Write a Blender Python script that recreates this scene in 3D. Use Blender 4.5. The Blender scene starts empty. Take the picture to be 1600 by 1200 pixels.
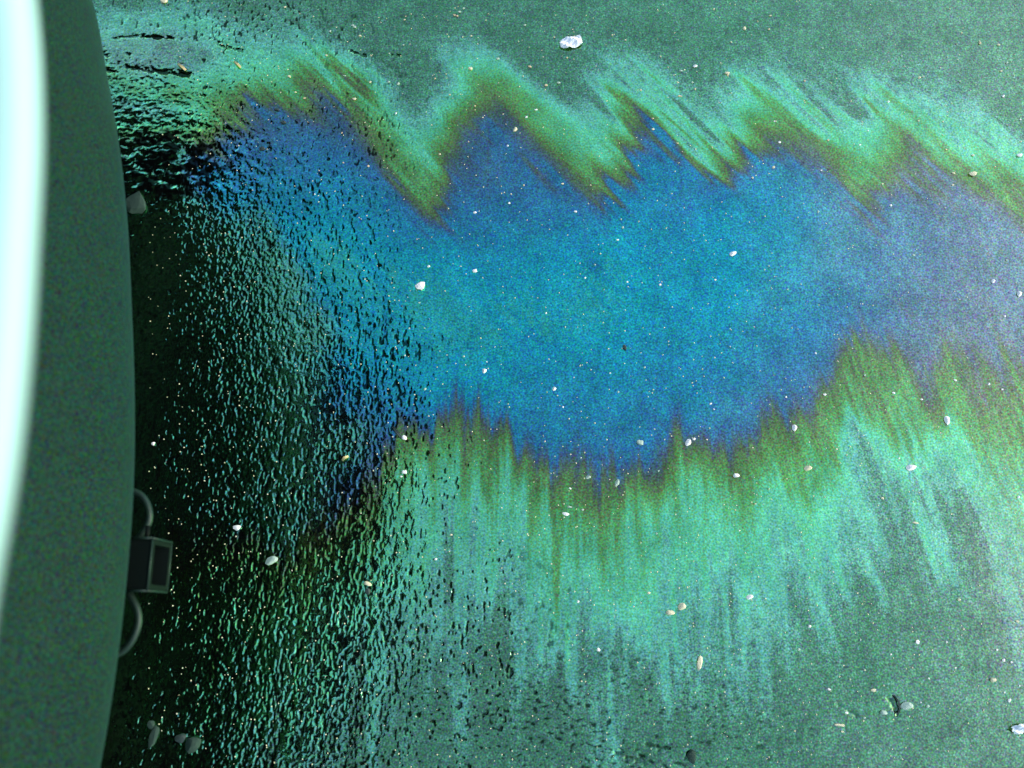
import bpy, bmesh, math, random
import numpy as np
from mathutils import Vector, Matrix

# ------------------------------------------------------------------ camera, sky, sun, exposure
random.seed(7)
RNG = np.random.default_rng(11)
sc = bpy.context.scene
COL = sc.collection
R = math.radians

CAM_H, TILT, FPX = 1.75, R(15.0), 1385.0          # eye height, tilt from straight down, focal length in photo pixels
CAM = Vector((0.0, -CAM_H * math.tan(TILT), CAM_H))
cam_data = bpy.data.cameras.new('camera')
cam = bpy.data.objects.new('camera', cam_data)
COL.objects.link(cam)
cam.location = CAM
cam.rotation_euler = (TILT, 0, 0)
cam_data.sensor_width = 36.0
cam_data.lens = 36.0 * FPX / 1600.0
cam_data.clip_start = 0.02
cam_data.clip_end = 2000
cam_data.dof.use_dof = True
cam_data.dof.focus_distance = 1.80
cam_data.dof.aperture_fstop = 2.2
sc.camera = cam

SUN_EL, SUN_AZ = R(27), R(86)                     # azimuth clockwise from +Y
world = bpy.data.worlds.new('World')
sc.world = world
world.use_nodes = True
wn = world.node_tree.nodes
sky = wn.new('ShaderNodeTexSky')
sky.sky_type = 'NISHITA'
sky.sun_disc = False
sky.sun_elevation = SUN_EL
sky.sun_rotation = SUN_AZ
sky.air_density = 1.0
sky.dust_density = 1.0
sky.ozone_density = 1.0
wn['Background'].inputs['Strength'].default_value = 0.15
world.node_tree.links.new(sky.outputs[0], wn['Background'].inputs['Color'])

sun_data = bpy.data.lights.new('sun', 'SUN')
sun_data.energy = 0.8
sun_data.angle = R(25)
sun_data.color = (1.0, 0.95, 0.88)
sun = bpy.data.objects.new('sun', sun_data)
COL.objects.link(sun)
sdir = Vector((math.sin(SUN_AZ) * math.cos(SUN_EL), math.cos(SUN_AZ) * math.cos(SUN_EL), math.sin(SUN_EL)))
sun.rotation_euler = sdir.to_track_quat('Z', 'Y').to_euler()
sun.location = sdir * 20

vs = sc.view_settings
vs.view_transform = 'Standard'
vs.look = 'None'
vs.gamma = 1.0
vs.use_curve_mapping = False
vs.exposure = 1.52

# ------------------------------------------------------------------ helpers
def at(px, py, z=0.0):
    """photo pixel -> world point on the level z"""
    a, b = (px - 800) / FPX, -(py - 600) / FPX
    d = Vector((a, b * math.cos(TILT) + math.sin(TILT), b * math.sin(TILT) - math.cos(TILT)))
    return CAM + d * ((z - CAM.z) / d.z)

def lin(r, g, b):
    f = lambda c: ((c / 255 + 0.055) / 1.055) ** 2.4 if c > 10 else c / 255 / 12.92
    return (f(r), f(g), f(b), 1.0)

def tag(o, label=None, cat=None, group=None, kind=None):
    if label: o['label'] = label
    if cat: o['category'] = cat
    if group: o['group'] = group
    if kind: o['kind'] = kind
    return o

def empty(name, loc=(0, 0, 0)):
    o = bpy.data.objects.new(name, None)
    o.empty_display_size = 0.1
    COL.objects.link(o)
    o.location = loc
    return o

def link(name, me, m, parent=None, smooth=True):
    o = bpy.data.objects.new(name, me)
    COL.objects.link(o)
    if m is not None and not me.materials:
        me.materials.append(m)
    if smooth:
        me.polygons.foreach_set('use_smooth', [True] * len(me.polygons))
    if parent is not None:
        o.parent = parent
        o.matrix_parent_inverse = Matrix.Translation(-parent.location)
    return o

def mesh(name, v, f):
    me = bpy.data.meshes.new(name)
    me.from_pydata([tuple(p) for p in v], [], f)
    me.update()
    return me

def grid_mesh(name, rows, closed_u=False, closed_v=False, caps=False, flip=False):
    nv, nu = len(rows), len(rows[0])
    v = [p for r_ in rows for p in r_]
    f = []
    for i in range(nv if closed_v else nv - 1):
        for j in range(nu if closed_u else nu - 1):
            a, b = i * nu + j, i * nu + (j + 1) % nu
            c, d = ((i + 1) % nv) * nu + (j + 1) % nu, ((i + 1) % nv) * nu + j
            f.append((a, d, c, b) if flip else (a, b, c, d))
    if caps:
        f.append(tuple(range(nu)) if flip else tuple(reversed(range(nu))))
        t = tuple((nv - 1) * nu + j for j in range(nu))
        f.append(tuple(reversed(t)) if flip else t)
    return mesh(name, v, f)

def tube(name, pts, r, seg=10):
    """round bar along a polyline"""
    pts = [Vector(p) for p in pts]
    rows = []
    ref = Vector((0, 0, 1))
    for i, p in enumerate(pts):
        t = (pts[min(i + 1, len(pts) - 1)] - pts[max(i - 1, 0)]).normalized()
        a = t.cross(ref)
        if a.length < 1e-3: a = t.cross(Vector((1, 0, 0)))
        a.normalize(); b = t.cross(a)
        rows.append([p + (a * math.cos(k * 2 * math.pi / seg) + b * math.sin(k * 2 * math.pi / seg)) * r for k in range(seg)])
    return grid_mesh(name, rows, closed_u=True, caps=True)

def catmull(P, n=8):
    P = [Vector(p) for p in P]
    out = []
    for i in range(len(P) - 1):
        p0, p1, p2, p3 = P[max(i - 1, 0)], P[i], P[i + 1], P[min(i + 2, len(P) - 1)]
        for k in range(n):
            t = k / n
            out.append(0.5 * ((2 * p1) + (p2 - p0) * t + (2 * p0 - 5 * p1 + 4 * p2 - p3) * t * t + (3 * p1 - p0 - 3 * p2 + p3) * t ** 3))
    out.append(P[-1])
    return out

def node_mat(name):
    m = bpy.data.materials.new(name)
    m.use_nodes = True
    nt = m.node_tree
    return m, nt, nt.nodes, nt.links, nt.nodes['Principled BSDF']

def simple_mat(name, col, rough=0.5, metal=0.0, spec=0.5, grain=0.25, scale=300.0, bump=0.0):
    m, nt, N, L, p = node_mat(name)
    tc = N.new('ShaderNodeTexCoord')
    no = N.new('ShaderNodeTexNoise'); no.inputs['Scale'].default_value = scale; no.inputs['Detail'].default_value = 3
    L.new(tc.outputs['Object'], no.inputs['Vector'])
    mx = N.new('ShaderNodeMixRGB'); mx.blend_type = 'OVERLAY'; mx.inputs[0].default_value = grain
    mx.inputs[1].default_value = (*col, 1)
    L.new(no.outputs['Color'], mx.inputs[2])
    L.new(mx.outputs[0], p.inputs['Base Color'])
    p.inputs['Roughness'].default_value = rough
    p.inputs['Metallic'].default_value = metal
    p.inputs['Specular IOR Level'].default_value = spec
    if bump:
        b = N.new('ShaderNodeBump'); b.inputs['Strength'].default_value = 0.6; b.inputs['Distance'].default_value = bump
        L.new(no.outputs['Fac'], b.inputs['Height']); L.new(b.outputs[0], p.inputs['Normal'])
    return m

# ------------------------------------------------------------------ the road surface and the oil film on it
X0, X1, Y0, Y1, DX = -1.12, 1.30, -0.86, 1.06, 0.0016
NX, NY = int((X1 - X0) / DX) + 1, int((Y1 - Y0) / DX) + 1
gx = np.linspace(X0, X1, NX); gy = np.linspace(Y0, Y1, NY)
GX, GY = np.meshgrid(gx, gy)
FX = np.fft.fftfreq(NX, DX)[None, :]; FY = np.fft.fftfreq(NY, DX)[:, None]

def field(lx, ly=None, ang=0.0, lo=None):
    """smooth random relief with correlation lengths lx, ly (metres) along axes turned by ang; unit variance"""
    ly = ly or lx
    w = np.fft.fft2(RNG.standard_normal((NY, NX)))
    c, s = math.cos(ang), math.sin(ang)
    fu, fv = FX * c + FY * s, -FX * s + FY * c
    k = np.exp(-2 * (math.pi ** 2) * ((fu * lx) ** 2 + (fv * ly) ** 2))
    if lo: k *= 1 - np.exp(-2 * (math.pi ** 2) * (lo ** 2) * (fu ** 2 + fv ** 2))
    r_ = np.fft.ifft2(w * k).real
    return r_ / r_.std()

def sstep(a, b, x):
    t = np.clip((x - a) / (b - a), 0, 1)
    return t * t * (3 - 2 * t)

def curve(pts, X):
    """road coordinate y of a line traced over the road, at every X"""
    P = sorted(((at(*p).x, at(*p).y) for p in pts))
    xs = np.array([p[0] for p in P]); ys = np.array([p[1] for p in P])
    fine = np.linspace(xs[0], xs[-1], 1200)
    yf = np.interp(fine, xs, ys)
    k = np.exp(-0.5 * (np.arange(-20, 21) / 8.5) ** 2); k /= k.sum()
    yf = np.convolve(np.pad(yf, 20, mode='edge'), k, mode='valid')
    return np.interp(X, fine, yf)

PX = 1 / 740.0                                     # metres of road per photo pixel
# streaks: the upper edge is combed down to the right, the lower edge straight down
st_a = R(-46)
stU = 0.7 * field(0.060, 0.013, st_a) + 0.35 * field(0.05, 0.006, st_a) + 0.12 * field(0.03, 0.0028, st_a)
stW = field(0.06, 0.017, st_a)
slant = sstep(0.1, 0.9, GX)
stL1 = 0.8 * field(0.011, 0.06) + 0.5 * field(0.0045, 0.05) + 0.2 * field(0.0024, 0.04)
stL2 = 0.8 * field(0.011, 0.06, R(14)) + 0.5 * field(0.0045, 0.05, R(14)) + 0.2 * field(0.0024, 0.04, R(14))
stL = stL1 * (1 - slant) + stL2 * slant
soft = field(0.05)
soft2 = field(0.12)

def warp(pts):
    return curve(pts, GX + 0.012 * stW + 0.007 * soft)
up_olive = warp([(0, 210), (300, 190), (400, 165), (450, 140), (510, 140), (560, 165), (600, 222), (640, 290), (668, 335), (688, 260), (702, 170), (740, 150), (790, 155),
                  (830, 195), (880, 250), (925, 290), (958, 335), (984, 270), (1000, 195), (1040, 190), (1080, 228), (1112, 278), (1138, 250),
                  (1162, 212), (1200, 203), (1250, 215), (1300, 262), (1345, 310), (1378, 285), (1400, 225), (1450, 250), (1500, 280), (1560, 308), (1680, 335)])
up_end = warp([(0, 20), (300, 60), (400, 50), (450, 50), (520, 75), (570, 110), (610, 160), (640, 195), (665, 185), (690, 70), (740, 85), (790, 90),
                (840, 130), (880, 170), (915, 190), (935, 150), (950, 95), (1000, 105), (1050, 140), (1090, 170), (1120, 165), (1145, 120), (1200, 105),
                (1260, 120), (1300, 140), (1330, 170), (1355, 110), (1400, 105), (1450, 115), (1530, 155), (1600, 215), (1680, 270)])
lo_olive = curve([(0, 830), (480, 830), (560, 800), (605, 760), (630, 690), (665, 735), (705, 655), (735, 690), (780, 690), (830, 750), (870, 795), (905, 740), (945, 790), (975, 770), (1000, 745), (1030, 780), (1060, 715), (1100, 730), (1150, 745),
                  (1180, 725), (1210, 670), (1250, 700), (1285, 640), (1340, 560), (1370, 600), (1410, 585), (1445, 605), (1480, 572), (1520, 600), (1600, 610), (1680, 610)], GX)
lo_end = curve([(0, 1240), (480, 1200), (580, 1120), (640, 1020), (720, 980), (790, 1000), (860, 1010), (930, 1060), (1000, 1040), (1070, 1070), (1100, 1000), (1180, 1030), (1230, 980),
                (1265, 935), (1310, 985), (1350, 925), (1400, 935), (1450, 890), (1500, 905), (1540, 890), (1572, 1010), (1600, 1160), (1680, 1200)], GX)

def ladder(y, levels):
    t = np.zeros_like(y)
    for (ya, ta), (yb, tb) in zip(levels[:-1], levels[1:]):
        t += (tb - ta) * np.clip((ya - y) / np.maximum(ya - yb, 1e-4), 0, 1)
    return t

oU = up_olive + stU * 13 * PX
eU = np.maximum(up_end + 45 * PX + stU * 30 * PX, oU + 130 * PX)
tU = ladder(GY, [(eU, 0.0), (eU * 0.72 + oU * 0.28, 0.07), (eU * 0.5 + oU * 0.5, 0.17), (oU + 50 * PX, 0.27), (oU + 12 * PX, 0.39), (oU - 22 * PX, 0.52), (oU - 80 * PX, 0.62),
                 ])
oL = lo_olive + (32 - 40 * sstep(-0.22, -0.34, GX) + stL * 12) * PX
eL = np.minimum(lo_end - (80 - 85 * sstep(0.5, 0.68, GX)) * PX + stL * 60 * PX, oL - 150 * PX)
tL = ladder(-GY, [(-eL, 0.0), (-(eL * 0.82 + oL * 0.18), 0.06), (-(eL * 0.58 + oL * 0.42), 0.14), (-(eL * 0.40 + oL * 0.60), 0.20), (-(oL - (58 + 75 * sstep(0.35, 0.70, GX)) * PX), 0.31), (-(oL - 12 * PX), 0.46), (-(oL + 18 * PX), 0.57),
                  (-(oL + 60 * PX), 0.62)])
def smear(a, lu, lv, ang):
    """drag a field along one direction (mirrored edges)"""
    p = 40
    b = np.pad(a, p, mode='reflect')
    fx = np.fft.fftfreq(b.shape[1], DX)[None, :]; fy = np.fft.fftfreq(b.shape[0], DX)[:, None]
    c, q = math.cos(ang), math.sin(ang)
    k = np.exp(-2 * (math.pi ** 2) * (((fx * c + fy * q) * lu) ** 2 + ((-fx * q + fy * c) * lv) ** 2))
    return np.fft.ifft2(np.fft.fft2(b) * k).real[p:-p, p:-p]
def fringe(t):
    return sstep(0.0, 0.14, t) * sstep(0.66, 0.50, t)
tU = smear(tU, 0.034, 0.0085, st_a)
wisp = 0.55 * field(0.075, 0.0085, st_a) + 0.55 * field(0.055, 0.0045, R(-52)) + 0.35 * field(0.035, 0.0022, st_a)
tU = np.maximum(0, tU + (0.10 * wisp * (0.6 + 0.5 * np.clip(soft, -1, 1))) * sstep(0.012, 0.14, tU) * sstep(0.70, 0.45, tU))
tL = smear(tL, 0.0015, 0.016, 0)
comb1 = 0.5 * field(0.0070, 0.060) + 0.6 * field(0.0032, 0.050) + 0.45 * field(0.0019, 0.035)
comb2 = 0.5 * field(0.0070, 0.060, R(14)) + 0.6 * field(0.0032, 0.050, R(14)) + 0.45 * field(0.0019, 0.035, R(14))
comb = comb1 * (1 - slant) + comb2 * slant
tL = np.maximum(0, tL + 0.054 * comb * sstep(0.012, 0.12, tL) * sstep(0.72, 0.45, tL))
film = np.minimum(tU, tL)
def bell(px, py, wx, wy):
    c = at(px, py)
    return np.exp(-(((GX - c.x) / (wx * PX)) ** 2 + ((GY - c.y) / (wy * PX)) ** 2))
core = np.clip(0.95 * bell(690, 480, 290, 165) + 0.72 * bell(1100, 425, 330, 145) + 0.55 * bell(470, 400, 150, 160), 0, 1)
film += sstep(0.48, 0.62, film) * (0.04 + 0.31 * core + 0.02 * soft2)
film = np.minimum(film, 0.97 + 0.02 * soft)
# thicker towards the vehicle, thinner to the far right
lean_x = GX + 0.7 * np.clip(GY - 0.10, 0, 1) + 0.03 * soft
teal = sstep(-0.33, -0.47, lean_x + 0.02 * field(0.03)) * sstep(0.40, 0.62, film)          # old pale film washed towards the vehicle
film += film * (0.025 * soft + 0.03 * soft2)
# patchy film by the rear corner of the vehicle
cor = at(215, 110)
wcor = np.exp(-(((GX - cor.x) / 0.24) ** 2 + ((GY - cor.y) / 0.17) ** 2) ** 1.3)
patch = 0.17 + 0.09 * field(0.09, 0.024, R(-14)) + 0.03 * field(0.012)
film = film * (1 - wcor) + np.clip(patch, 0.04, 0.5) * wcor
film = np.clip(film, 0, 1.2)
veil = sstep(0.40, 1.05, GX + 0.05 * soft) * (0.40 + 0.60 * sstep(0.42, 0.62, film))      # glare painted as greyer, paler film to the right
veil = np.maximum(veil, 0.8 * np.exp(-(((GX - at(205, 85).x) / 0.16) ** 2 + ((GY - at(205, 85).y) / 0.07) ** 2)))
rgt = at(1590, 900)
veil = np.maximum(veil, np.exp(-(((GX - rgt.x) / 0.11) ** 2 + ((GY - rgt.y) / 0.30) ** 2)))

# relief: worn stones with open pits between them; pits painted dark for the dark reflections they catch
rel = 0.00009 * field(0.0052, 0.0082) + 0.00005 * field(0.0026, 0.0032)
wear = 0.04 + 0.96 * sstep(0.06, -0.24, GX + 0.25 * (GY + 0.1) + 0.06 * soft)
pn = field(0.0017, 0.0035)
p1 = sstep(1.25, 1.9, pn + 0.35 * np.clip(field(0.05), -1.5, 1.5)) * wear
rel -= 0.0011 * p1
p2 = sstep(0.55, 1.6, field(0.0018, 0.0042)) * sstep(-0.10, -0.34, GX) * sstep(-0.58, -0.42, GX)
rel -= 0.0010 * p2
pl = field(0.0025, 0.0019)
low = sstep(-0.40, -0.62, GY) * sstep(0.75, 0.2, GX)
p3 = sstep(1.15, 2.0, pl + 0.4 * soft) * low
rel -= 0.0007 * p3
near = sstep(-0.28, -0.55, GX)
rel += near * (1 + 0.55 * sstep(-0.48, -0.62, GX)) * (0.00019 * field(0.0015, 0.0020) + 0.00012 * field(0.0050, 0.0080))
pit = np.clip(0.92 * p1 + 0.35 * p2 + 0.85 * p3, 0, 0.9)
rough = at(290, 250)
wr = np.exp(-(((GX - rough.x) / 0.21) ** 2 + ((GY - rough.y) / 0.13) ** 2) ** 1.5)
lump = field(0.0060, 0.0046) + 0.5 * field(0.0030)
wg = np.exp(-(((GX - at(248, 258).x) / 0.15) ** 2 + ((GY - at(248, 258).y) / 0.085) ** 2) ** 1.5)
pit = np.maximum(pit, 0.96 * sstep(-0.35, 0.35, lump - 0.9 + 1.1 * wg) * sstep(0.12, 0.5, wg))
rel += wr * (0.0022 * sstep(-0.6, 1.6, field(0.0085, 0.0068)) + 0.00045 * field(0.0032))
hole = np.zeros_like(GX)
for (xa, ya, xb, yb, wd, dp) in ((222, 56, 270, 60, 4, 1.0), (180, 60, 222, 57, 3, .3), (196, 104, 240, 112, 4.5, .8), (238, 110, 295, 117, 6, 1.0), (166, 108, 180, 112, 5, .9), (340, 70, 378, 80, 3.5, .6),
                             (160, 84, 168, 87, 4, .7), (196, 84, 203, 86, 3, .6), (548, 80, 572, 88, 3, .7), (612, 85, 625, 87, 2.5, .5), (1387, 1088, 1404, 1118, 3, .4), (1310, 1102, 1338, 1118, 2.5, .3),
                             (1010, 1163, 1045, 1170, 4, .6), (960, 1175, 1010, 1190, 6, .5), (312, 148, 320, 150, 4, .7), (270, 148, 277, 150, 4, .6)):
    a, b = at(xa, ya), at(xb, yb)
    ex, ey = b.x - a.x, b.y - a.y
    ll = ex * ex + ey * ey
    s_ = np.clip(((GX - a.x) * ex + (GY - a.y) * ey) / ll, 0, 1)
    jit = 1 + 0.5 * pl + 0.3 * pn
    dd = np.hypot(GX - a.x - ex * s_, GY - a.y - ey * s_) / (wd * PX * np.clip(jit, 0.35, 1.6))
    hole = np.maximum(hole, dp * sstep(1.0, 0.35, dd))
rel -= hole * 0.004
pit = np.maximum(pit, 0.92 * hole)
edge = np.minimum(np.minimum(GX - X0, X1 - GX), np.minimum(GY - Y0, Y1 - GY))
fade = sstep(0.0, 0.08, edge)
rel *= fade; pit *= fade; near = near * fade; teal = teal * fade
film *= sstep(0.01, 0.05, edge)

def height(x, y):
    i = int(np.clip(round((y - Y0) / DX), 0, NY - 1)); j = int(np.clip(round((x - X0) / DX), 0, NX - 1))
    return float(rel[i, j])

def np_mesh(name, co, quads):
    me = bpy.data.meshes.new(name)
    me.vertices.add(len(co)); me.vertices.foreach_set('co', co.astype(np.float32).ravel())
    n = len(quads)
    me.loops.add(n * 4); me.loops.foreach_set('vertex_index', quads.astype(np.int32).ravel())
    me.polygons.add(n)
    me.polygons.foreach_set('loop_start', np.arange(n, dtype=np.int32) * 4)
    me.polygons.foreach_set('loop_total', np.full(n, 4, np.int32))
    me.update(calc_edges=True)
    me.polygons.foreach_set('use_smooth', np.ones(n, bool))
    return me

def attr(me, name, a):
    at_ = me.attributes.new(name, 'FLOAT', 'POINT')
    at_.data.foreach_set('value', a.astype(np.float32).ravel())

SEL = np.concatenate([np.arange(0, int(0.40 / DX), 2), np.arange(int(0.40 / DX), int(1.12 / DX)), np.arange(int(1.12 / DX), NX, 2)])
NXS = len(SEL)
ID = np.arange(NXS * NY).reshape(NY, NXS)
Q = np.stack([ID[:-1, :-1], ID[:-1, 1:], ID[1:, 1:], ID[1:, :-1]], -1).reshape(-1, 4)

# reflectances of the film by thickness (what a white sky would come back as)
SKY = (0.46, 0.66, 1.0)
GAIN = 1.0
def refl(r, g, b):
    c = lin(r, g, b)
    return tuple(min(1.0, c[i] / SKY[i] * GAIN) for i in range(3)) + (1,)
RAMP = [(0.00, (76, 132, 108)), (0.09, (102, 186, 168)), (0.18, (96, 206, 162)), (0.28, (90, 168, 104)), (0.37, (92, 130, 80)), (0.43, (80, 108, 96)),
        (0.50, (70, 106, 130)), (0.58, (52, 120, 160)), (0.68, (38, 142, 172)), (0.80, (28, 158, 180)), (0.94, (62, 182, 156)), (1.0, (66, 178, 140))]
RSC = 1.2                                           # thickness at the end of the ramp

def film_material(name, with_film):
    m, nt, N, L, p = node_mat(name)
    N.remove(p)
    out = N['Material Output']
    tc = N.new('ShaderNodeTexCoord')
    g1 = N.new('ShaderNodeTexNoise'); g1.inputs['Scale'].default_value = 300; g1.inputs['Detail'].default_value = 0
    g2 = N.new('ShaderNodeTexNoise'); g2.inputs['Scale'].default_value = 70; g2.inputs['Detail'].default_value = 4
    for g in (g1, g2): L.new(tc.outputs['Object'], g.inputs['Vector'])
    def math_(op, a, b=None, c=None):
        n = N.new('ShaderNodeMath'); n.operation = op
        for i, v in enumerate((a, b, c)):
            if v is None: continue
            if isinstance(v, (int, float)): n.inputs[i].default_value = v
            else: L.new(v, n.inputs[i])
        return n.outputs[0]
    if with_film:
        a = N.new('ShaderNodeAttribute'); a.attribute_name = 'film'
        j = math_('MULTIPLY_ADD', g1.outputs['Fac'], 0.16, -0.08)
        j2 = math_('MULTIPLY_ADD', g2.outputs['Fac'], 0.10, -0.05)
        t = math_('ADD', math_('ADD', a.outputs['Fac'], j), j2)
        t = math_('MULTIPLY', t, 1 / RSC)
        ramp = N.new('ShaderNodeValToRGB')
        cr = ramp.color_ramp
        while len(cr.elements) < len(RAMP): cr.elements.new(0.5)
        for e, (pos, c) in zip(cr.elements, RAMP):
            e.position = pos; e.color = refl(*c)
        L.new(t, ramp.inputs[0])
        ta = N.new('ShaderNodeAttribute'); ta.attribute_name = 'teal'
        tm = N.new('ShaderNodeMixRGB'); L.new(math_('MULTIPLY', ta.outputs['Fac'], math_('MULTIPLY_ADD', g2.outputs['Fac'], 0.9, 0.5)), tm.inputs[0]); tm.use_clamp = True
        L.new(ramp.outputs[0], tm.inputs[1]); tm.inputs[2].default_value = refl(84, 172, 152)
        col = tm.outputs[0]
    else:
        n = N.new('ShaderNodeRGB'); n.outputs[0].default_value = refl(*RAMP[0][1])
        col = n.outputs[0]
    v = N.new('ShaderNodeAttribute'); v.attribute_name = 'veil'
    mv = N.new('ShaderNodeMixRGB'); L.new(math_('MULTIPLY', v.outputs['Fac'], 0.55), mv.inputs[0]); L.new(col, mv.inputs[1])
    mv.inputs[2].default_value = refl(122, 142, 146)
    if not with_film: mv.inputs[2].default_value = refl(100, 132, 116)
    col = mv.outputs[0]
    # grain of the stones showing through: every grain a little lighter, darker, redder or bluer
    gm = N.new('ShaderNodeMixRGB'); gm.blend_type = 'OVERLAY'; gm.inputs[0].default_value = 0.75
    L.new(col, gm.inputs[1]); L.new(g1.outputs['Color'], gm.inputs[2])
    g3 = N.new('ShaderNodeTexNoise'); g3.inputs['Scale'].default_value = 240; g3.inputs['Detail'].default_value = 1; L.new(tc.outputs['Object'], g3.inputs['Vector'])
    br = math_('MULTIPLY_ADD', g3.outputs['Fac'], 1.5, 0.25)
    gl = N.new('ShaderNodeMixRGB'); gl.blend_type = 'MULTIPLY'; gl.inputs[0].default_value = 1
    L.new(gm.outputs[0], gl.inputs[1])
    cmb = N.new('ShaderNodeCombineColor')
    for i in range(3): L.new(br, cmb.inputs[i])
    L.new(cmb.outputs[0], gl.inputs[2])
    br = math_('MULTIPLY', br, math_('MULTIPLY_ADD', g2.outputs['Fac'], 0.9 if not with_film else 0.5, 0.55 if not with_film else 0.75))
    g5 = N.new('ShaderNodeTexNoise'); g5.inputs['Scale'].default_value = 14; g5.inputs['Detail'].default_value = 4; L.new(tc.outputs['Object'], g5.inputs['Vector'])
    br = math_('MULTIPLY', br, math_('MULTIPLY_ADD', g5.outputs['Fac'], 0.9, 0.55))
    pa = N.new('ShaderNodeAttribute'); pa.attribute_name = 'pit'
    br = math_('MULTIPLY', br, math_('SUBTRACT', 1.0, pa.outputs['Fac']))
    for i in range(3): L.new(br, cmb.inputs[i])
    bp = N.new('ShaderNodeBump'); bp.inputs['Strength'].default_value = 0.5; bp.inputs['Distance'].default_value = 0.0003
    L.new(g3.outputs['Fac'], bp.inputs['Height'])
    g4 = N.new('ShaderNodeTexNoise'); g4.inputs['Scale'].default_value = 420; g4.inputs['Detail'].default_value = 1.5; L.new(tc.outputs['Object'], g4.inputs['Vector'])
    na = N.new('ShaderNodeAttribute'); na.attribute_name = 'near'
    b2 = N.new('ShaderNodeBump'); b2.inputs['Strength'].default_value = 1.0; b2.inputs['Distance'].default_value = 0.00022
    L.new(math_('MULTIPLY', g4.outputs['Fac'], na.outputs['Fac']), b2.inputs['Height']); L.new(bp.outputs[0], b2.inputs['Normal'])
    bp = b2
    gb = N.new('ShaderNodeBsdfGlossy'); gb.inputs['Roughness'].default_value = 0.07
    L.new(gl.outputs[0], gb.inputs['Color']); L.new(bp.outputs[0], gb.inputs['Normal'])
    df = N.new('ShaderNodeBsdfDiffuse'); df.inputs['Color'].default_value = (0.0012, 0.0015, 0.0015, 1)
    ad = N.new('ShaderNodeAddShader'); L.new(gb.outputs[0], ad.inputs[0]); L.new(df.outputs[0], ad.inputs[1])
    L.new(ad.outputs[0], out.inputs['Surface'])
    return m

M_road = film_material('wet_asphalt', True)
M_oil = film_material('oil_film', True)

# road: fine grid where the photograph looks, long strips from its rim out to the horizon
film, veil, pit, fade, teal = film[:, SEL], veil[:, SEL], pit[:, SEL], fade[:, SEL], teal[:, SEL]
co = np.stack([GX[:, SEL], GY[:, SEL], rel[:, SEL]], -1).reshape(-1, 3)
rim = np.concatenate([ID[0, :-1], ID[:-1, -1], ID[-1, :0:-1], ID[:0:-1, 0]])
rim_xy = co[rim, :2]
# under the opaque middle of the slick the road needs no surface of its own
rings, quads, base = [], [Q[~(film.ravel()[Q] > 0.12).all(1)]], rim
cen = np.array([0.0, 0.06])
nxt = NXS * NY
for s_ in (4.0, 40.0, 500.0):
    ring = np.concatenate([cen + (rim_xy - cen) * s_, np.zeros((len(rim), 1))], 1)
    rings.append(ring)
    idx = np.arange(nxt, nxt + len(rim)); nxt += len(rim)
    quads.append(np.stack([np.roll(base, -1), base, idx, np.roll(idx, -1)], -1))
    base = idx
road_me = np_mesh('road', np.concatenate([co] + rings), np.concatenate(quads))
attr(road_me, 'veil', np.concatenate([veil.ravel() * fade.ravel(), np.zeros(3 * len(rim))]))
attr(road_me, 'near', np.concatenate([near[:, SEL].ravel(), np.zeros(3 * len(rim))]))
attr(road_me, 'teal', np.concatenate([teal.ravel(), np.zeros(3 * len(rim))]))
attr(road_me, 'pit', np.concatenate([pit.ravel(), np.zeros(3 * len(rim))]))
attr(road_me, 'film', np.concatenate([film.ravel(), np.zeros(3 * len(rim))]))
road = link('road', road_me, M_road, smooth=False)
tag(road, 'dark wet asphalt road under the oil slick', None, kind='structure')

# oil slick: the film lies a millimetre over the stones wherever it has any thickness
fm = film.ravel()
keep = (fm[Q] > 0.03).all(1)
qk = Q[keep]
used, inv = np.unique(qk.ravel(), return_inverse=True)
oc = co[used].copy(); oc[:, 2] += 0.0004
oil_me = np_mesh('oil_slick', oc, inv.reshape(-1, 4))
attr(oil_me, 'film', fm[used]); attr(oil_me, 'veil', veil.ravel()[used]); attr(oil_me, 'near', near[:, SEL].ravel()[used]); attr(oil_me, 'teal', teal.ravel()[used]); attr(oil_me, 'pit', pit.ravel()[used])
oil = link('oil_slick', oil_me, M_oil, smooth=False)
tag(oil, 'rainbow oil slick, blue in the middle with green and teal streaked edges, on wet asphalt', 'oil slick')

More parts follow.
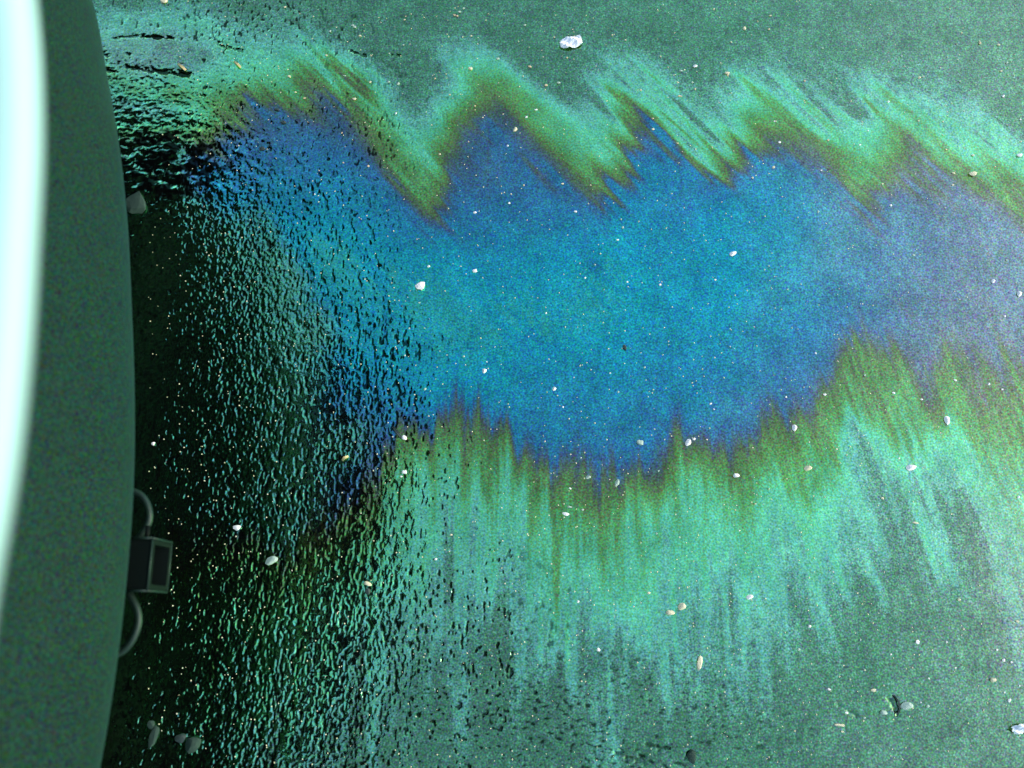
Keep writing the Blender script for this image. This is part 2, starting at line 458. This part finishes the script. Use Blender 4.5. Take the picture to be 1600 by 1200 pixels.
# ------------------------------------------------------------------ the parked vehicle
M_paint = simple_mat('black_paint', (0.0015, 0.0015, 0.0015), 0.35, 0, 0.04, 0.2, 900)
def bumper_mat():
    """dark moulded face, top whitened for the sky it would mirror"""
    m = simple_mat('bumper_plastic', (0.0085, 0.026, 0.0175), 0.45, 0.0, 0.03, 1.0, 420, 0.0004)
    nt = m.node_tree; N, L = nt.nodes, nt.links
    p = N['Principled BSDF']
    src = p.inputs['Base Color'].links[0].from_socket
    dn = N.new('ShaderNodeTexNoise'); dn.inputs['Scale'].default_value = 330; dn.inputs['Detail'].default_value = 0
    tc = N.new('ShaderNodeTexCoord'); L.new(tc.outputs['Object'], dn.inputs['Vector'])
    ml = N.new('ShaderNodeVectorMath'); ml.operation = 'MULTIPLY_ADD'; L.new(dn.outputs['Color'], ml.inputs[0])
    ml.inputs[1].default_value = (3.0, 3.0, 3.0); ml.inputs[2].default_value = (-0.5, -0.5, -0.5)
    mc = N.new('ShaderNodeMixRGB'); mc.blend_type = 'MULTIPLY'; mc.inputs[0].default_value = 1; mc.use_clamp = True
    L.new(src, mc.inputs[1]); L.new(ml.outputs[0], mc.inputs[2]); src = mc.outputs[0]
    p.inputs['Sheen Weight'].default_value = 0.07; p.inputs['Sheen Roughness'].default_value = 0.35; p.inputs['Sheen Tint'].default_value = (0.45, 1.0, 0.72, 1)
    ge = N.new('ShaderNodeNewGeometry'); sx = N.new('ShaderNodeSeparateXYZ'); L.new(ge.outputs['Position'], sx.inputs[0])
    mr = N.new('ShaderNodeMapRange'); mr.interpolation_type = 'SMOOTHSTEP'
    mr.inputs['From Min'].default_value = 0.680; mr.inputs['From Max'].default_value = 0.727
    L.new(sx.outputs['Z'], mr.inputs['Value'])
    mx = N.new('ShaderNodeMixRGB'); L.new(mr.outputs[0], mx.inputs[0]); L.new(src, mx.inputs[1]); mx.inputs[2].default_value = (0.44, 0.72, 0.63, 1)  # bright sky reflection painted into the base colour of the top
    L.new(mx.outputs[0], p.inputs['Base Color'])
    return m
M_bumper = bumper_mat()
M_glass = simple_mat('dark_glass', (0.002, 0.002, 0.002), 0.10, 0, 0.10, 0.1, 50)
M_red = simple_mat('red_lens', (0.20, 0.01, 0.01), 0.15, 0, 0.5, 0.2, 200)
M_rubber = simple_mat('tyre_rubber', (0.012, 0.012, 0.012), 0.8, 0, 0.3, 0.4, 200)
M_rim = simple_mat('wheel_metal', (0.25, 0.25, 0.25), 0.35, 0.9, 0.5, 0.2, 200)
M_black = simple_mat('under_plastic', (0.008, 0.008, 0.008), 0.75, 0, 0.2, 0.3, 300)
M_hitch = simple_mat('hitch_steel', (0.0022, 0.005, 0.0035), 0.6, 0.0, 0.08, 0.6, 500, 0.0003)

YC = -0.22; YH = at(235, 884, 0.385).y                          # centre line of the vehicle
van = empty('parked_car', (-2.9, YC, 0))
tag(van, 'black parked car, only its grey metal rear bumper reaching into view', 'car')

def loop_plan(rear, front, w, c, n=7):
    """plan outline: bowed rear edge on the right, front on the left, rounded corners; anticlockwise"""
    pts = []
    for (sx, sy, a0) in ((1, -1, -90), (1, 1, 0), (-1, 1, 90), (-1, -1, 180)):
        ex = rear - BOW - c if sx > 0 else front + c
        for k in range(n + 1):
            a = R(a0 + 90 * k / n)
            pts.append((ex + c * math.cos(a), sy * (w - c) + c * math.sin(a)))
        if sx > 0 and sy < 0:
            for k in range(1, 12):
                y = (w - c) * (2 * k / 12 - 1)
                pts.append((rear - BOW * (y / (w - c)) ** 2, y))
    return pts
BOW = 0.20
LV = [(0.36, -0.86, -4.9, 1.00, .16), (0.46, -0.74, -5.05, 1.12, .16), (0.62, -0.68, -5.12, 1.16, .15), (0.80, -0.67, -5.12, 1.17, .14), (1.02, -0.67, -5.05, 1.17, .14),
      (1.12, -0.67, -4.9, 1.15, .14), (1.17, -0.67, -3.75, 1.14, .14), (1.45, -0.675, -3.2, 1.10, .14), (1.74, -0.685, -2.85, 1.05, .14), (1.86, -0.70, -2.7, 0.98, .14),
      (1.91, -0.78, -2.55, 0.84, .14)]
rows = [[Vector((x, y + YC, z)) for (x, y) in loop_plan(r_, f_, w, c)] for (z, r_, f_, w, c) in LV]
body = link('body', grid_mesh('body', rows, closed_u=True, caps=True), M_paint, van)

def lv(z):
    for a, b in zip(LV[:-1], LV[1:]):
        if a[0] <= z <= b[0]:
            t = (z - a[0]) / (b[0] - a[0])
            return [a[i] + (b[i] - a[i]) * t for i in range(5)]

def rear_panel(name, z0, z1, w0, w1, off, m, parent, th=0.012):
    rows_ = []
    for k in range(7):
        z = z0 + (z1 - z0) * k / 6
        _, r_, _, w, c = lv(z)
        hw = w0 + (w1 - w0) * k / 6
        rows_.append([Vector((r_ + off - BOW * (hw * (2 * j / 10 - 1) / (w - c)) ** 2, YC + hw * (2 * j / 10 - 1), z)) for j in range(11)])
    me = grid_mesh(name, rows_)
    o = link(name, me, m, parent)
    s = o.modifiers.new('thickness', 'SOLIDIFY'); s.thickness = th; s.offset = -1
    return o
gate = rear_panel('tailgate', 0.74, 1.15, 0.84, 0.84, 0.010, M_paint, van)
rear_panel('rear_window', 1.19, 1.70, 0.82, 0.76, 0.008, M_glass, van)
sp = []
for k in range(13):
    y = 0.88 * (2 * k / 12 - 1)
    xr = -0.51 - 0.21 * (y / .88) ** 2
    sp.append([Vector((xr - .26, YC + y, 1.868)), Vector((xr - .05, YC + y, 1.868)), Vector((xr - .01, YC + y, 1.856)), Vector((xr, YC + y, 1.842)), Vector((xr - .006, YC + y, 1.828)), Vector((xr - .05, YC + y, 1.818)), Vector((xr - .26, YC + y, 1.80))])
link('sky_blocker_lip', grid_mesh('sky_blocker_lip', sp, closed_v=False, closed_u=True, caps=True), M_paint, van)  # unseen lip, added to cut off the sky in the road's reflection
hm = tube('handle', [(-0.665, YC - .12, 1.05), (-0.65, YC - .1, 1.05), (-0.65, YC + .1, 1.05), (-0.665, YC + .12, 1.05)], 0.011)
h_ = link('handle', hm, M_rubber, gate); h_.matrix_parent_inverse = gate.matrix_basis.inverted()
for s in (-1, 1):
    rows_ = []
    for k in range(5):
        z = 0.76 + 0.34 * k / 4
        _, r_, _, w, c = lv(z)
        rows_.append([Vector((r_ - BOW - c + (c + .006) * math.cos(R(a)), YC + s * (w - c + (c + .006) * math.sin(R(a))), z)) for a in (8, 25, 42, 60, 78, 88)])
    o = link('tail_light', grid_mesh('tail_light', rows_, flip=s < 0), M_red, van)
    # side glass
    rows_ = []
    for k in range(4):
        z = 1.21 + 0.48 * k / 3
        _, r_, f_, w, c = lv(z)
        rows_.append([Vector((f_ + .35 + (r_ - .25 - f_ - .35) * j / 8, YC + s * (w + .004), z)) for j in range(9)])
    link('side_window', grid_mesh('side_window', rows_, flip=s > 0), M_glass, van)
    for wx in (-1.72, -4.25):
        def ring(rr, prof):
            return [[Vector((wx + q * math.cos(2 * math.pi * k / 36), YC + s * (yy + .10), 0.355 + q * math.sin(2 * math.pi * k / 36))) for k in range(36)] for (q, yy) in prof]
        ty = link('wheel', grid_mesh('wheel', ring(0, [(.22, .76), (.33, .76), (.352, .79), (.355, .88), (.352, .96), (.33, 1.025), (.22, 1.035)]), closed_u=True, flip=s < 0), M_rubber, van)
        ri = link('rim', grid_mesh('rim', ring(0, [(.221, 1.034), (.20, 1.0), (.08, .99), (.05, 1.01), (.001, 1.01)]), closed_u=True, flip=s < 0), M_rim, ty)
        ri.matrix_parent_inverse = ty.matrix_basis.inverted()

# bumper: one pressed section swept along the rear and round both corners
PROF = [(-.155, .722, 1), (-.10, .728, 1), (-.048, .728, 1), (-.030, .725, 1), (-.018, .718, 1), (-.008, .706, 1), (-.003, .690, 1), (-.001, .66, .85), (0, .61, .5), (0, .56, .15), (-.001, .52, 0), (-.006, .485, 0), (-.016, .460, 0), (-.034, .445, 0), (-.07, .440, 0), (-.14, .440, 0)]
ctr = [(-1.30, .985), (-1.10, .98), (-.97, .95), (-.87, .88), (-.80, .78), (-.755, .69), (-.716, .59), (-.682, .50), (-.655, .40), (-.622, .28), (-.592, .14), (-.570, .0), (-.550, -.14), (-.536, -.28), (-.531, -.42), (-.533, -.56), (-.543, -.70),
       (-.562, -.84), (-.592, -.98), (-.64, -1.10), (-.70, -1.20), (-.80, -1.30), (-.90, -1.36), (-1.10, -1.41), (-1.30, -1.42)]
full = catmull([(x, y, 0) for (x, y) in ctr], 4)
rows = []
for i, p in enumerate(full):
    t = (full[min(i + 1, len(full) - 1)] - full[max(i - 1, 0)]).normalized()
    nx_, ny_ = -t.y, t.x
    lean = -.061 * min(1.0, max(.05, (.52 - p.y) / .95))
    rows.append([Vector((p.x + nx_ * (d + lean * q), p.y + ny_ * (d + lean * q), z)) for (d, z, q) in PROF])
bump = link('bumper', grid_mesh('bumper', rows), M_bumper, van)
sb = bump.modifiers.new('smooth', 'SUBSURF'); sb.levels = 1; sb.render_levels = 2
# underbody apron closing the gap under the bumper
link('apron', grid_mesh('apron', [[Vector((-.84, YC - .8, .44)), Vector((-.84, YC + .8, .44))], [Vector((-.90, YC - .8, .34)), Vector((-.90, YC + .8, .34))], [Vector((-1.3, YC - .8, .32)), Vector((-1.3, YC + .8, .32))]]), M_black, van)

# tow hitch: square receiver tube, open at the end, with a bent chain loop either side and a pin
hitch = empty('tow_hitch', (-.60, YH, .385))
hitch.parent = van; hitch.matrix_parent_inverse = Matrix.Translation(-van.location)
def sub(name, me, smooth=True, m=None):
    o = link(name, me, m or M_hitch, None, smooth)
    o.parent = hitch
    o.matrix_parent_inverse = Matrix.Translation(-hitch.location)
    return o
def sq(x, h, zc=.385, r=.006):
    pts = []
    for (sy, sz, a0) in ((1, 1, 0), (-1, 1, 90), (-1, -1, 180), (1, -1, 270)):
        for k in range(4):
            a = R(a0 + 30 * k)
            pts.append(Vector((x, YH + sy * (h - r) + r * math.cos(a), zc + sz * (h - r) + r * math.sin(a))))
    return pts
tubes = [sq(-.80, .032), sq(-.566, .032), sq(-.564, .038), sq(-.534, .038), sq(-.531, .036), sq(-.531, .029, r=.003), sq(-.56, .027, r=.003), sq(-.79, .027, r=.003)]
sub('receiver_tube', grid_mesh('receiver_tube', tubes, closed_u=True), smooth=False)
M_pale_steel = simple_mat('pale_steel', (0.010, 0.026, 0.017), 0.45, 0.3, 0.3, 0.9, 500, 0.0003)
for s in (-1, 1):
    z = .385
    P = [(-.575, YH + s * .034, z), (-.560, YH + s * .055, z), (-.556, YH + s * .075, z), (-.564, YH + s * .097, z), (-.580, YH + s * .110, z), (-.605, YH + s * .112, z), (-.64, YH + s * .10, z), (-.68, YH + s * .06, z), (-.70, YH + s * .03, z)]
    if s < 0: P = [(x, YH + (y - YH) * 1.15, zz) for (x, y, zz) in P]
    sub('chain_loop', tube('chain_loop', catmull(P, 6), .0058), m=M_pale_steel)
def edge_bar(pts): return tube('edge_highlight', pts, .0016, 6)  # thin lighter bars: highlights on the tube edges put into colour
hy, zt, zb = .038, .423, .347
cr4 = [(-.532, YH - hy, zt), (-.532, YH + hy, zt), (-.532, YH + hy, zb), (-.532, YH - hy, zb)]
for k in range(4): sub('edge_highlight', edge_bar([cr4[k], cr4[(k + 1) % 4]]), m=M_pale_steel)
for y in (-hy, hy): sub('edge_highlight', edge_bar([(-.532, YH + y, zt), (-.564, YH + y, zt)]), m=M_pale_steel)
sub('hitch_pin', tube('hitch_pin', [(-.548, YH + .036, .405), (-.548, YH + .058, .405)], .004, 8))

# ------------------------------------------------------------------ stones and scraps lying on the road
M_white = simple_mat('white_stone', (0.80, 0.78, 0.70), 0.7, 0, 0.3, 0.3, 200, 0.0006)
M_cream = simple_mat('cream_stone', (0.62, 0.58, 0.36), 0.75, 0, 0.3, 0.3, 200, 0.0006)
M_warm = simple_mat('warm_grit', (0.62, 0.48, 0.28), 0.75, 0, 0.3, 0.3, 300)
M_pale = simple_mat('pale_green_stone', (0.36, 0.48, 0.36), 0.6, 0, 0.4, 0.4, 200, 0.0006)
M_dark = simple_mat('dark_stone', (0.024, 0.042, 0.034), 0.5, 0, 0.3, 0.3, 200, 0.0006)
M_dim = simple_mat('dim_stone', (0.030, 0.055, 0.040), 0.8, 0, 0.05, 0.4, 200, 0.0006)
M_leaf = simple_mat('dry_leaf', (0.06, 0.065, 0.045), 0.6, 0, 0.3, 0.5, 120, 0.0008)
M_straw = simple_mat('straw', (0.50, 0.42, 0.18), 0.6, 0, 0.3, 0.3, 200)
M_paper = simple_mat('white_paper', (0.85, 0.86, 0.84), 0.8, 0, 0.2, 0.1, 100, 0.0003)

def stone_mesh(seed, sub_=2):
    rnd = random.Random(seed)
    bm = bmesh.new()
    bmesh.ops.create_icosphere(bm, subdivisions=sub_, radius=1)
    cuts = [(Vector((rnd.gauss(0, 1), rnd.gauss(0, 1), rnd.gauss(0, 1))).normalized(), rnd.uniform(.5, .85)) for _ in range(9)]
    for v in bm.verts:
        for n, d in cuts:
            e = v.co.dot(n) - d
            if e > 0: v.co -= n * e * 0.9
        v.co *= rnd.uniform(.95, 1.05)
    me = bpy.data.meshes.new('stone')
    bm.to_mesh(me); bm.free()
    return me
SM = {}
def stone(px, py, w, h, m, label, cat='stone', name='stone', group=None, seed=None, flat=.55, sub_=2, rot=None):
    """w, h: size in photo pixels across and along"""
    p = at(px, py)
    key = ((seed if seed is not None else random.randrange(6)), m.name, sub_)
    if key not in SM:
        SM[key] = stone_mesh(key[0], sub_); SM[key].materials.append(m)
    o = bpy.data.objects.new(name, SM[key])
    COL.objects.link(o)
    sx, sy = w * PX * .56, h * PX * .56
    sz = min(sx, sy) * flat
    o.scale = (sx, sy, sz)
    o.rotation_euler = (0, 0, random.uniform(-.35, .35) if rot is None else R(rot))
    o.location = (p.x, p.y, height(p.x, p.y) + sz * .55 + .0006)
    return tag(o, label, cat, group)

S = 'stones lying singly on the slick'
for a in [
    (657, 447, 17, 15, M_white, 'largest white angular stone, lying alone on the cyan part of the oil slick'),
    (742, 424, 7, 7, M_white, 'small white stone on the cyan film, up and right of the largest white stone'),
    (757, 580, 7, 7, M_white, 'small white stone on the blue film above the green spikes'),
    (866, 608, 6, 6, M_white, 'tiny white stone on the deep blue film, low in the middle of the slick'),
    (1145, 397, 12, 7, M_white, 'flat white chip on the upper blue film, right of the middle'),
    (632, 684, 8, 10, M_white, 'white stone at the tip of the leftmost green spike'),
    (632, 738, 7, 7, M_white, 'small white stone inside the leftmost green spike'),
    (575, 912, 11, 8, M_cream, 'cream stone on a green patch at the edge of the dark reflection'),
    (1000, 692, 10, 9, M_pale, 'dull pale stone on dark blue film just above the green streaks'),
    (1075, 692, 8, 12, M_white, 'white upright oval stone at the top of a double green streak'),
    (1150, 743, 9, 9, M_white, 'round white stone between two green streaks, right of the double streak'),
    (1241, 669, 8, 10, M_white, 'white stone on the last dark blue notch before the wide green area'),
    (1262, 732, 12, 8, M_cream, 'pair-like lumpy cream stone in the olive streaks'),
    (1479, 657, 9, 14, M_white, 'long white pebble standing out in the wide green area near the side'),
    (1423, 731, 16, 9, M_white, 'white stone with a thin tail on the pale green film'),
    (1430, 817, 9, 4, M_cream, 'thin cream sliver at the lower edge of the green film'),
    (1047, 957, 12, 10, M_cream, 'cream round stone, lower one of the close pair on teal film'),
    (1065, 948, 11, 11, M_cream, 'cream round stone, upper one of the close pair on teal film'),
    (1093, 1035, 9, 20, M_cream, 'cream elongated stone below the close cream pair'),
    (1171, 933, 10, 7, M_white, 'white oval stone on the teal film right of the cream pair'),
    (935, 1015, 5, 7, M_white, 'small white stone in a pale streak low on the slick'),
    (919, 746, 8, 5, M_pale, 'small pale chip at the foot of a thin green spike'),
    (964, 755, 6, 12, M_pale, 'slim pale chip lying along a green streak'),
    (1380, 1113, 9, 9, M_pale, 'pale green lump left of the dark twig on bare asphalt'),
    (1416, 1103, 17, 11, M_pale, 'pale green lump right of the dark twig on bare asphalt'),
    (1364, 1078, 8, 5, M_cream, 'small cream chip above the pale lumps on bare asphalt'),
    (1312, 1133, 14, 4, M_cream, 'flat cream sliver on the bare asphalt below the slick'),
    (1551, 1062, 8, 8, M_cream, 'dull cream pebble on bare asphalt near the side'),
    (1433, 1003, 7, 6, M_white, 'brightest of the small stones scattered on the bare asphalt'),
    (1592, 460, 8, 9, M_white, 'white stone at the outer end of the blue film'),
    (1551, 440, 6, 7, M_white, 'small white stone beside the one at the outer end of the blue film'),
    (1592, 243, 10, 7, M_white, 'white chip at the outer edge of the upper green fringe'),
    (1519, 272, 14, 9, M_cream, 'wide yellowish lump in the upper green fringe near the side'),
    (805, 203, 6, 9, M_cream, 'cream upright stone at the upper edge of the blue film'),
    (735, 108, 7, 7, M_cream, 'cream stone on the upper teal fringe'),
    (554, 155, 7, 5, M_cream, 'cream chip on the olive rim of the first feather of the slick'),
    (1136, 115, 8, 6, M_cream, 'cream chip on the bare grey asphalt above the slick'),
    (1163, 45, 6, 6, M_cream, 'round cream stone on bare asphalt at the far edge of the road'),
    (1086, 104, 7, 5, M_white, 'white chip on bare asphalt above the third feather of the slick'),
    (371, 824, 12, 9, M_white, 'bright white stone inside the dark reflection of the car'),
    (240, 693, 6, 6, M_white, 'tiny bright stone close to the bumper in the dark reflection'),
    (425, 876, 18, 12, M_pale, 'pale green stone in the dark reflection, away from the hitch'),
    (303, 1163, 22, 22, M_dim, 'pale green rounded lump under the end of the bumper'),
    (284, 1152, 16, 14, M_dark, 'dark grey lump beside the pale rounded lump'),
    (241, 1150, 13, 30, M_dim, 'long pale stone lying under the bumper edge'),
    (237, 1132, 12, 12, M_dim, 'small pale stone at the end of the long pale stone'),
    (257, 2, 14, 9, M_cream, 'cream stone at the far edge beyond the bumper corner'),
    (976, 543, 7, 9, M_dark, 'single dark pebble on the blue film'),
    (1080, 1180, 13, 20, M_dim, 'dull grey round pebble on the bare asphalt low in view'),
    (575, 924, 9, 9, M_dark, 'dark pebble just below the cream stone'),
    (433, 172, 9, 6, M_dark, 'dark flat chip at the start of the blue film'),
    (443, 192, 9, 7, M_dark, 'dark angular chip below the dark flat chip'),
    (410, 233, 10, 7, M_dark, 'dark chip at the rim of the rough patch'),
    (884, 803, 11, 6, M_white, 'white curved chip on the olive streaks'),
    (890, 792, 7, 4, M_pale, 'grey chip just above the white curved chip'),
]:
    stone(*a[:5], a[5], 'stone', 'stone', sub_=2)

# white scraps: crumpled sheets
def scrap(px, py, w, h, label, seed):
    rnd = random.Random(seed)
    p = at(px, py)
    n = 9
    rows_ = []
    for i in range(n):
        row = []
        for j in range(n):
            u, v = 2 * i / (n - 1) - 1, 2 * j / (n - 1) - 1
            k = 1 - .22 * (abs(u * v)) + rnd.uniform(-.08, .08)
            row.append(Vector((v * k * w * PX * .5, u * k * h * PX * .5, .004 + .004 * rnd.random() + .006 * (1 - u * u) * (1 - v * v) + .003 * math.sin(5 * v + 3 * u))))
        rows_.append(row)
    o = link('paper_scrap', grid_mesh('paper_scrap', rows_), M_paper, None, False)
    o.location = (p.x, p.y, height(p.x, p.y))
    o.rotation_euler = (0, 0, R(12))
    md = o.modifiers.new('thickness', 'SOLIDIFY'); md.thickness = .0008
    return tag(o, label, 'paper scrap')
scrap(892, 68, 40, 22, 'white crumpled scrap on bare asphalt above the slick', 3)
scrap(1592, 1138, 26, 12, 'white crumpled scrap on bare asphalt low at the side', 5)

def strip(name, pts, w, m, label, cat, cup=.35):
    rows_ = []
    P = [Vector(q) for q in pts]
    for i, q in enumerate(P):
        t = (P[min(i + 1, len(P) - 1)] - P[max(i - 1, 0)]).normalized()
        a = t.cross(Vector((0, 0, 1))).normalized()
        k = math.sin(math.pi * (i + .6) / (len(P) + .2)) ** .6
        rows_.append([q + a * (w * k * j / 2) + Vector((0, 0, abs(j) ** 1.5 * w * k * cup)) for j in (-2, -1, 0, 1, 2)])
    o = link(name, grid_mesh(name, rows_), m)
    md = o.modifiers.new('thickness', 'SOLIDIFY'); md.thickness = .0012
    return tag(o, label, cat)
def g(px, py, dz=.004):
    q = at(px, py); return (q.x, q.y, height(q.x, q.y) + dz)
stone(214, 321, 30, 44, M_dim, 'rough grey lump on the dark wet asphalt right beside the bumper', 'stone', 'stone', seed=3, flat=.4, rot=20)
strip('straw', [g(279, 101), g(285, 106, .006), g(291, 111)], .0028, M_straw, 'short yellow straw at the end of the dark crack', 'straw', .1)
strip('straw', [g(366, 97), g(372, 102, .006), g(377, 107)], .0024, M_straw, 'short yellow straw on green film between crack and slick', 'straw', .1)
strip('straw', [g(535, 720), g(539, 716, .006), g(545, 713)], .0026, M_straw, 'short pale straw among the dark pits below the blue film', 'straw', .1)
strip('twig', [g(1396, 1086), g(1402, 1096, .006), g(1404, 1108, .006), g(1400, 1120)], .0016, M_dark, 'dark bent twig between two pale lumps', 'twig', .1)
strip('twig', [g(614, 667), g(620, 675, .006), g(628, 685)], .0028, M_dark, 'dark twig touching the white stone at the spike tip', 'twig', .1)

# grit: the specks that show largest are single grains, the finest are one scatter
def scatter(n, box, r0, r1, mats, label, group, key):
    rnd = random.Random(key)
    for _ in range(n):
        px, py = rnd.uniform(box[0], box[2]), rnd.uniform(box[1], box[3])
        s_ = rnd.uniform(r0, r1)
        stone(px, py, s_ * rnd.uniform(.8, 1.4), s_, rnd.choice(mats), label, 'grit', 'grit_grain', group, seed=rnd.randrange(4), sub_=1)
scatter(66, (420, 10, 1600, 150), 2.5, 5.0, [M_warm, M_cream, M_pale], 'tiny warm grit grain on bare asphalt above the slick', 'grit grains above the slick', 1)
scatter(42, (470, 150, 1600, 310), 2.5, 5.0, [M_warm, M_cream, M_white], 'tiny grit grain on the upper feathered fringe of the slick', 'grit grains on the upper fringe', 2)
scatter(56, (620, 310, 1600, 640), 2.2, 4.6, [M_white, M_pale], 'tiny white grit grain on the blue film', 'grit grains on the blue film', 3)
scatter(28, (620, 660, 1600, 950), 2.2, 4.6, [M_cream, M_pale, M_white], 'tiny grit grain on the lower green streaks', 'grit grains on the lower streaks', 4)
scatter(26, (1200, 970, 1600, 1150), 2.2, 5.0, [M_cream, M_white, M_pale], 'tiny grit grain on bare asphalt below the slick', 'grit grains below the slick', 5)

gv, gf = [], []
rnd = random.Random(21)
for _ in range(2300):
    px, py = rnd.uniform(230, 1620), rnd.uniform(-20, 1220)
    p = at(px, py); r_ = rnd.uniform(.5, 1.25) * PX
    h0 = height(p.x, p.y) + .001
    b = len(gv); a0 = rnd.uniform(0, 6)
    for k in range(5): gv.append((p.x + r_ * math.cos(a0 + k * 1.257) * rnd.uniform(.7, 1.3), p.y + r_ * math.sin(a0 + k * 1.257), h0))
    gv.append((p.x, p.y, h0 + r_ * .8))
    for k in range(5): gf.append((b + k, b + (k + 1) % 5, b + 5))
fine = link('fine_grit', mesh('fine_grit', gv, gf), M_cream, None, False)
tag(fine, 'fine pale grit scattered thinly over the whole road', 'grit', kind='stuff')
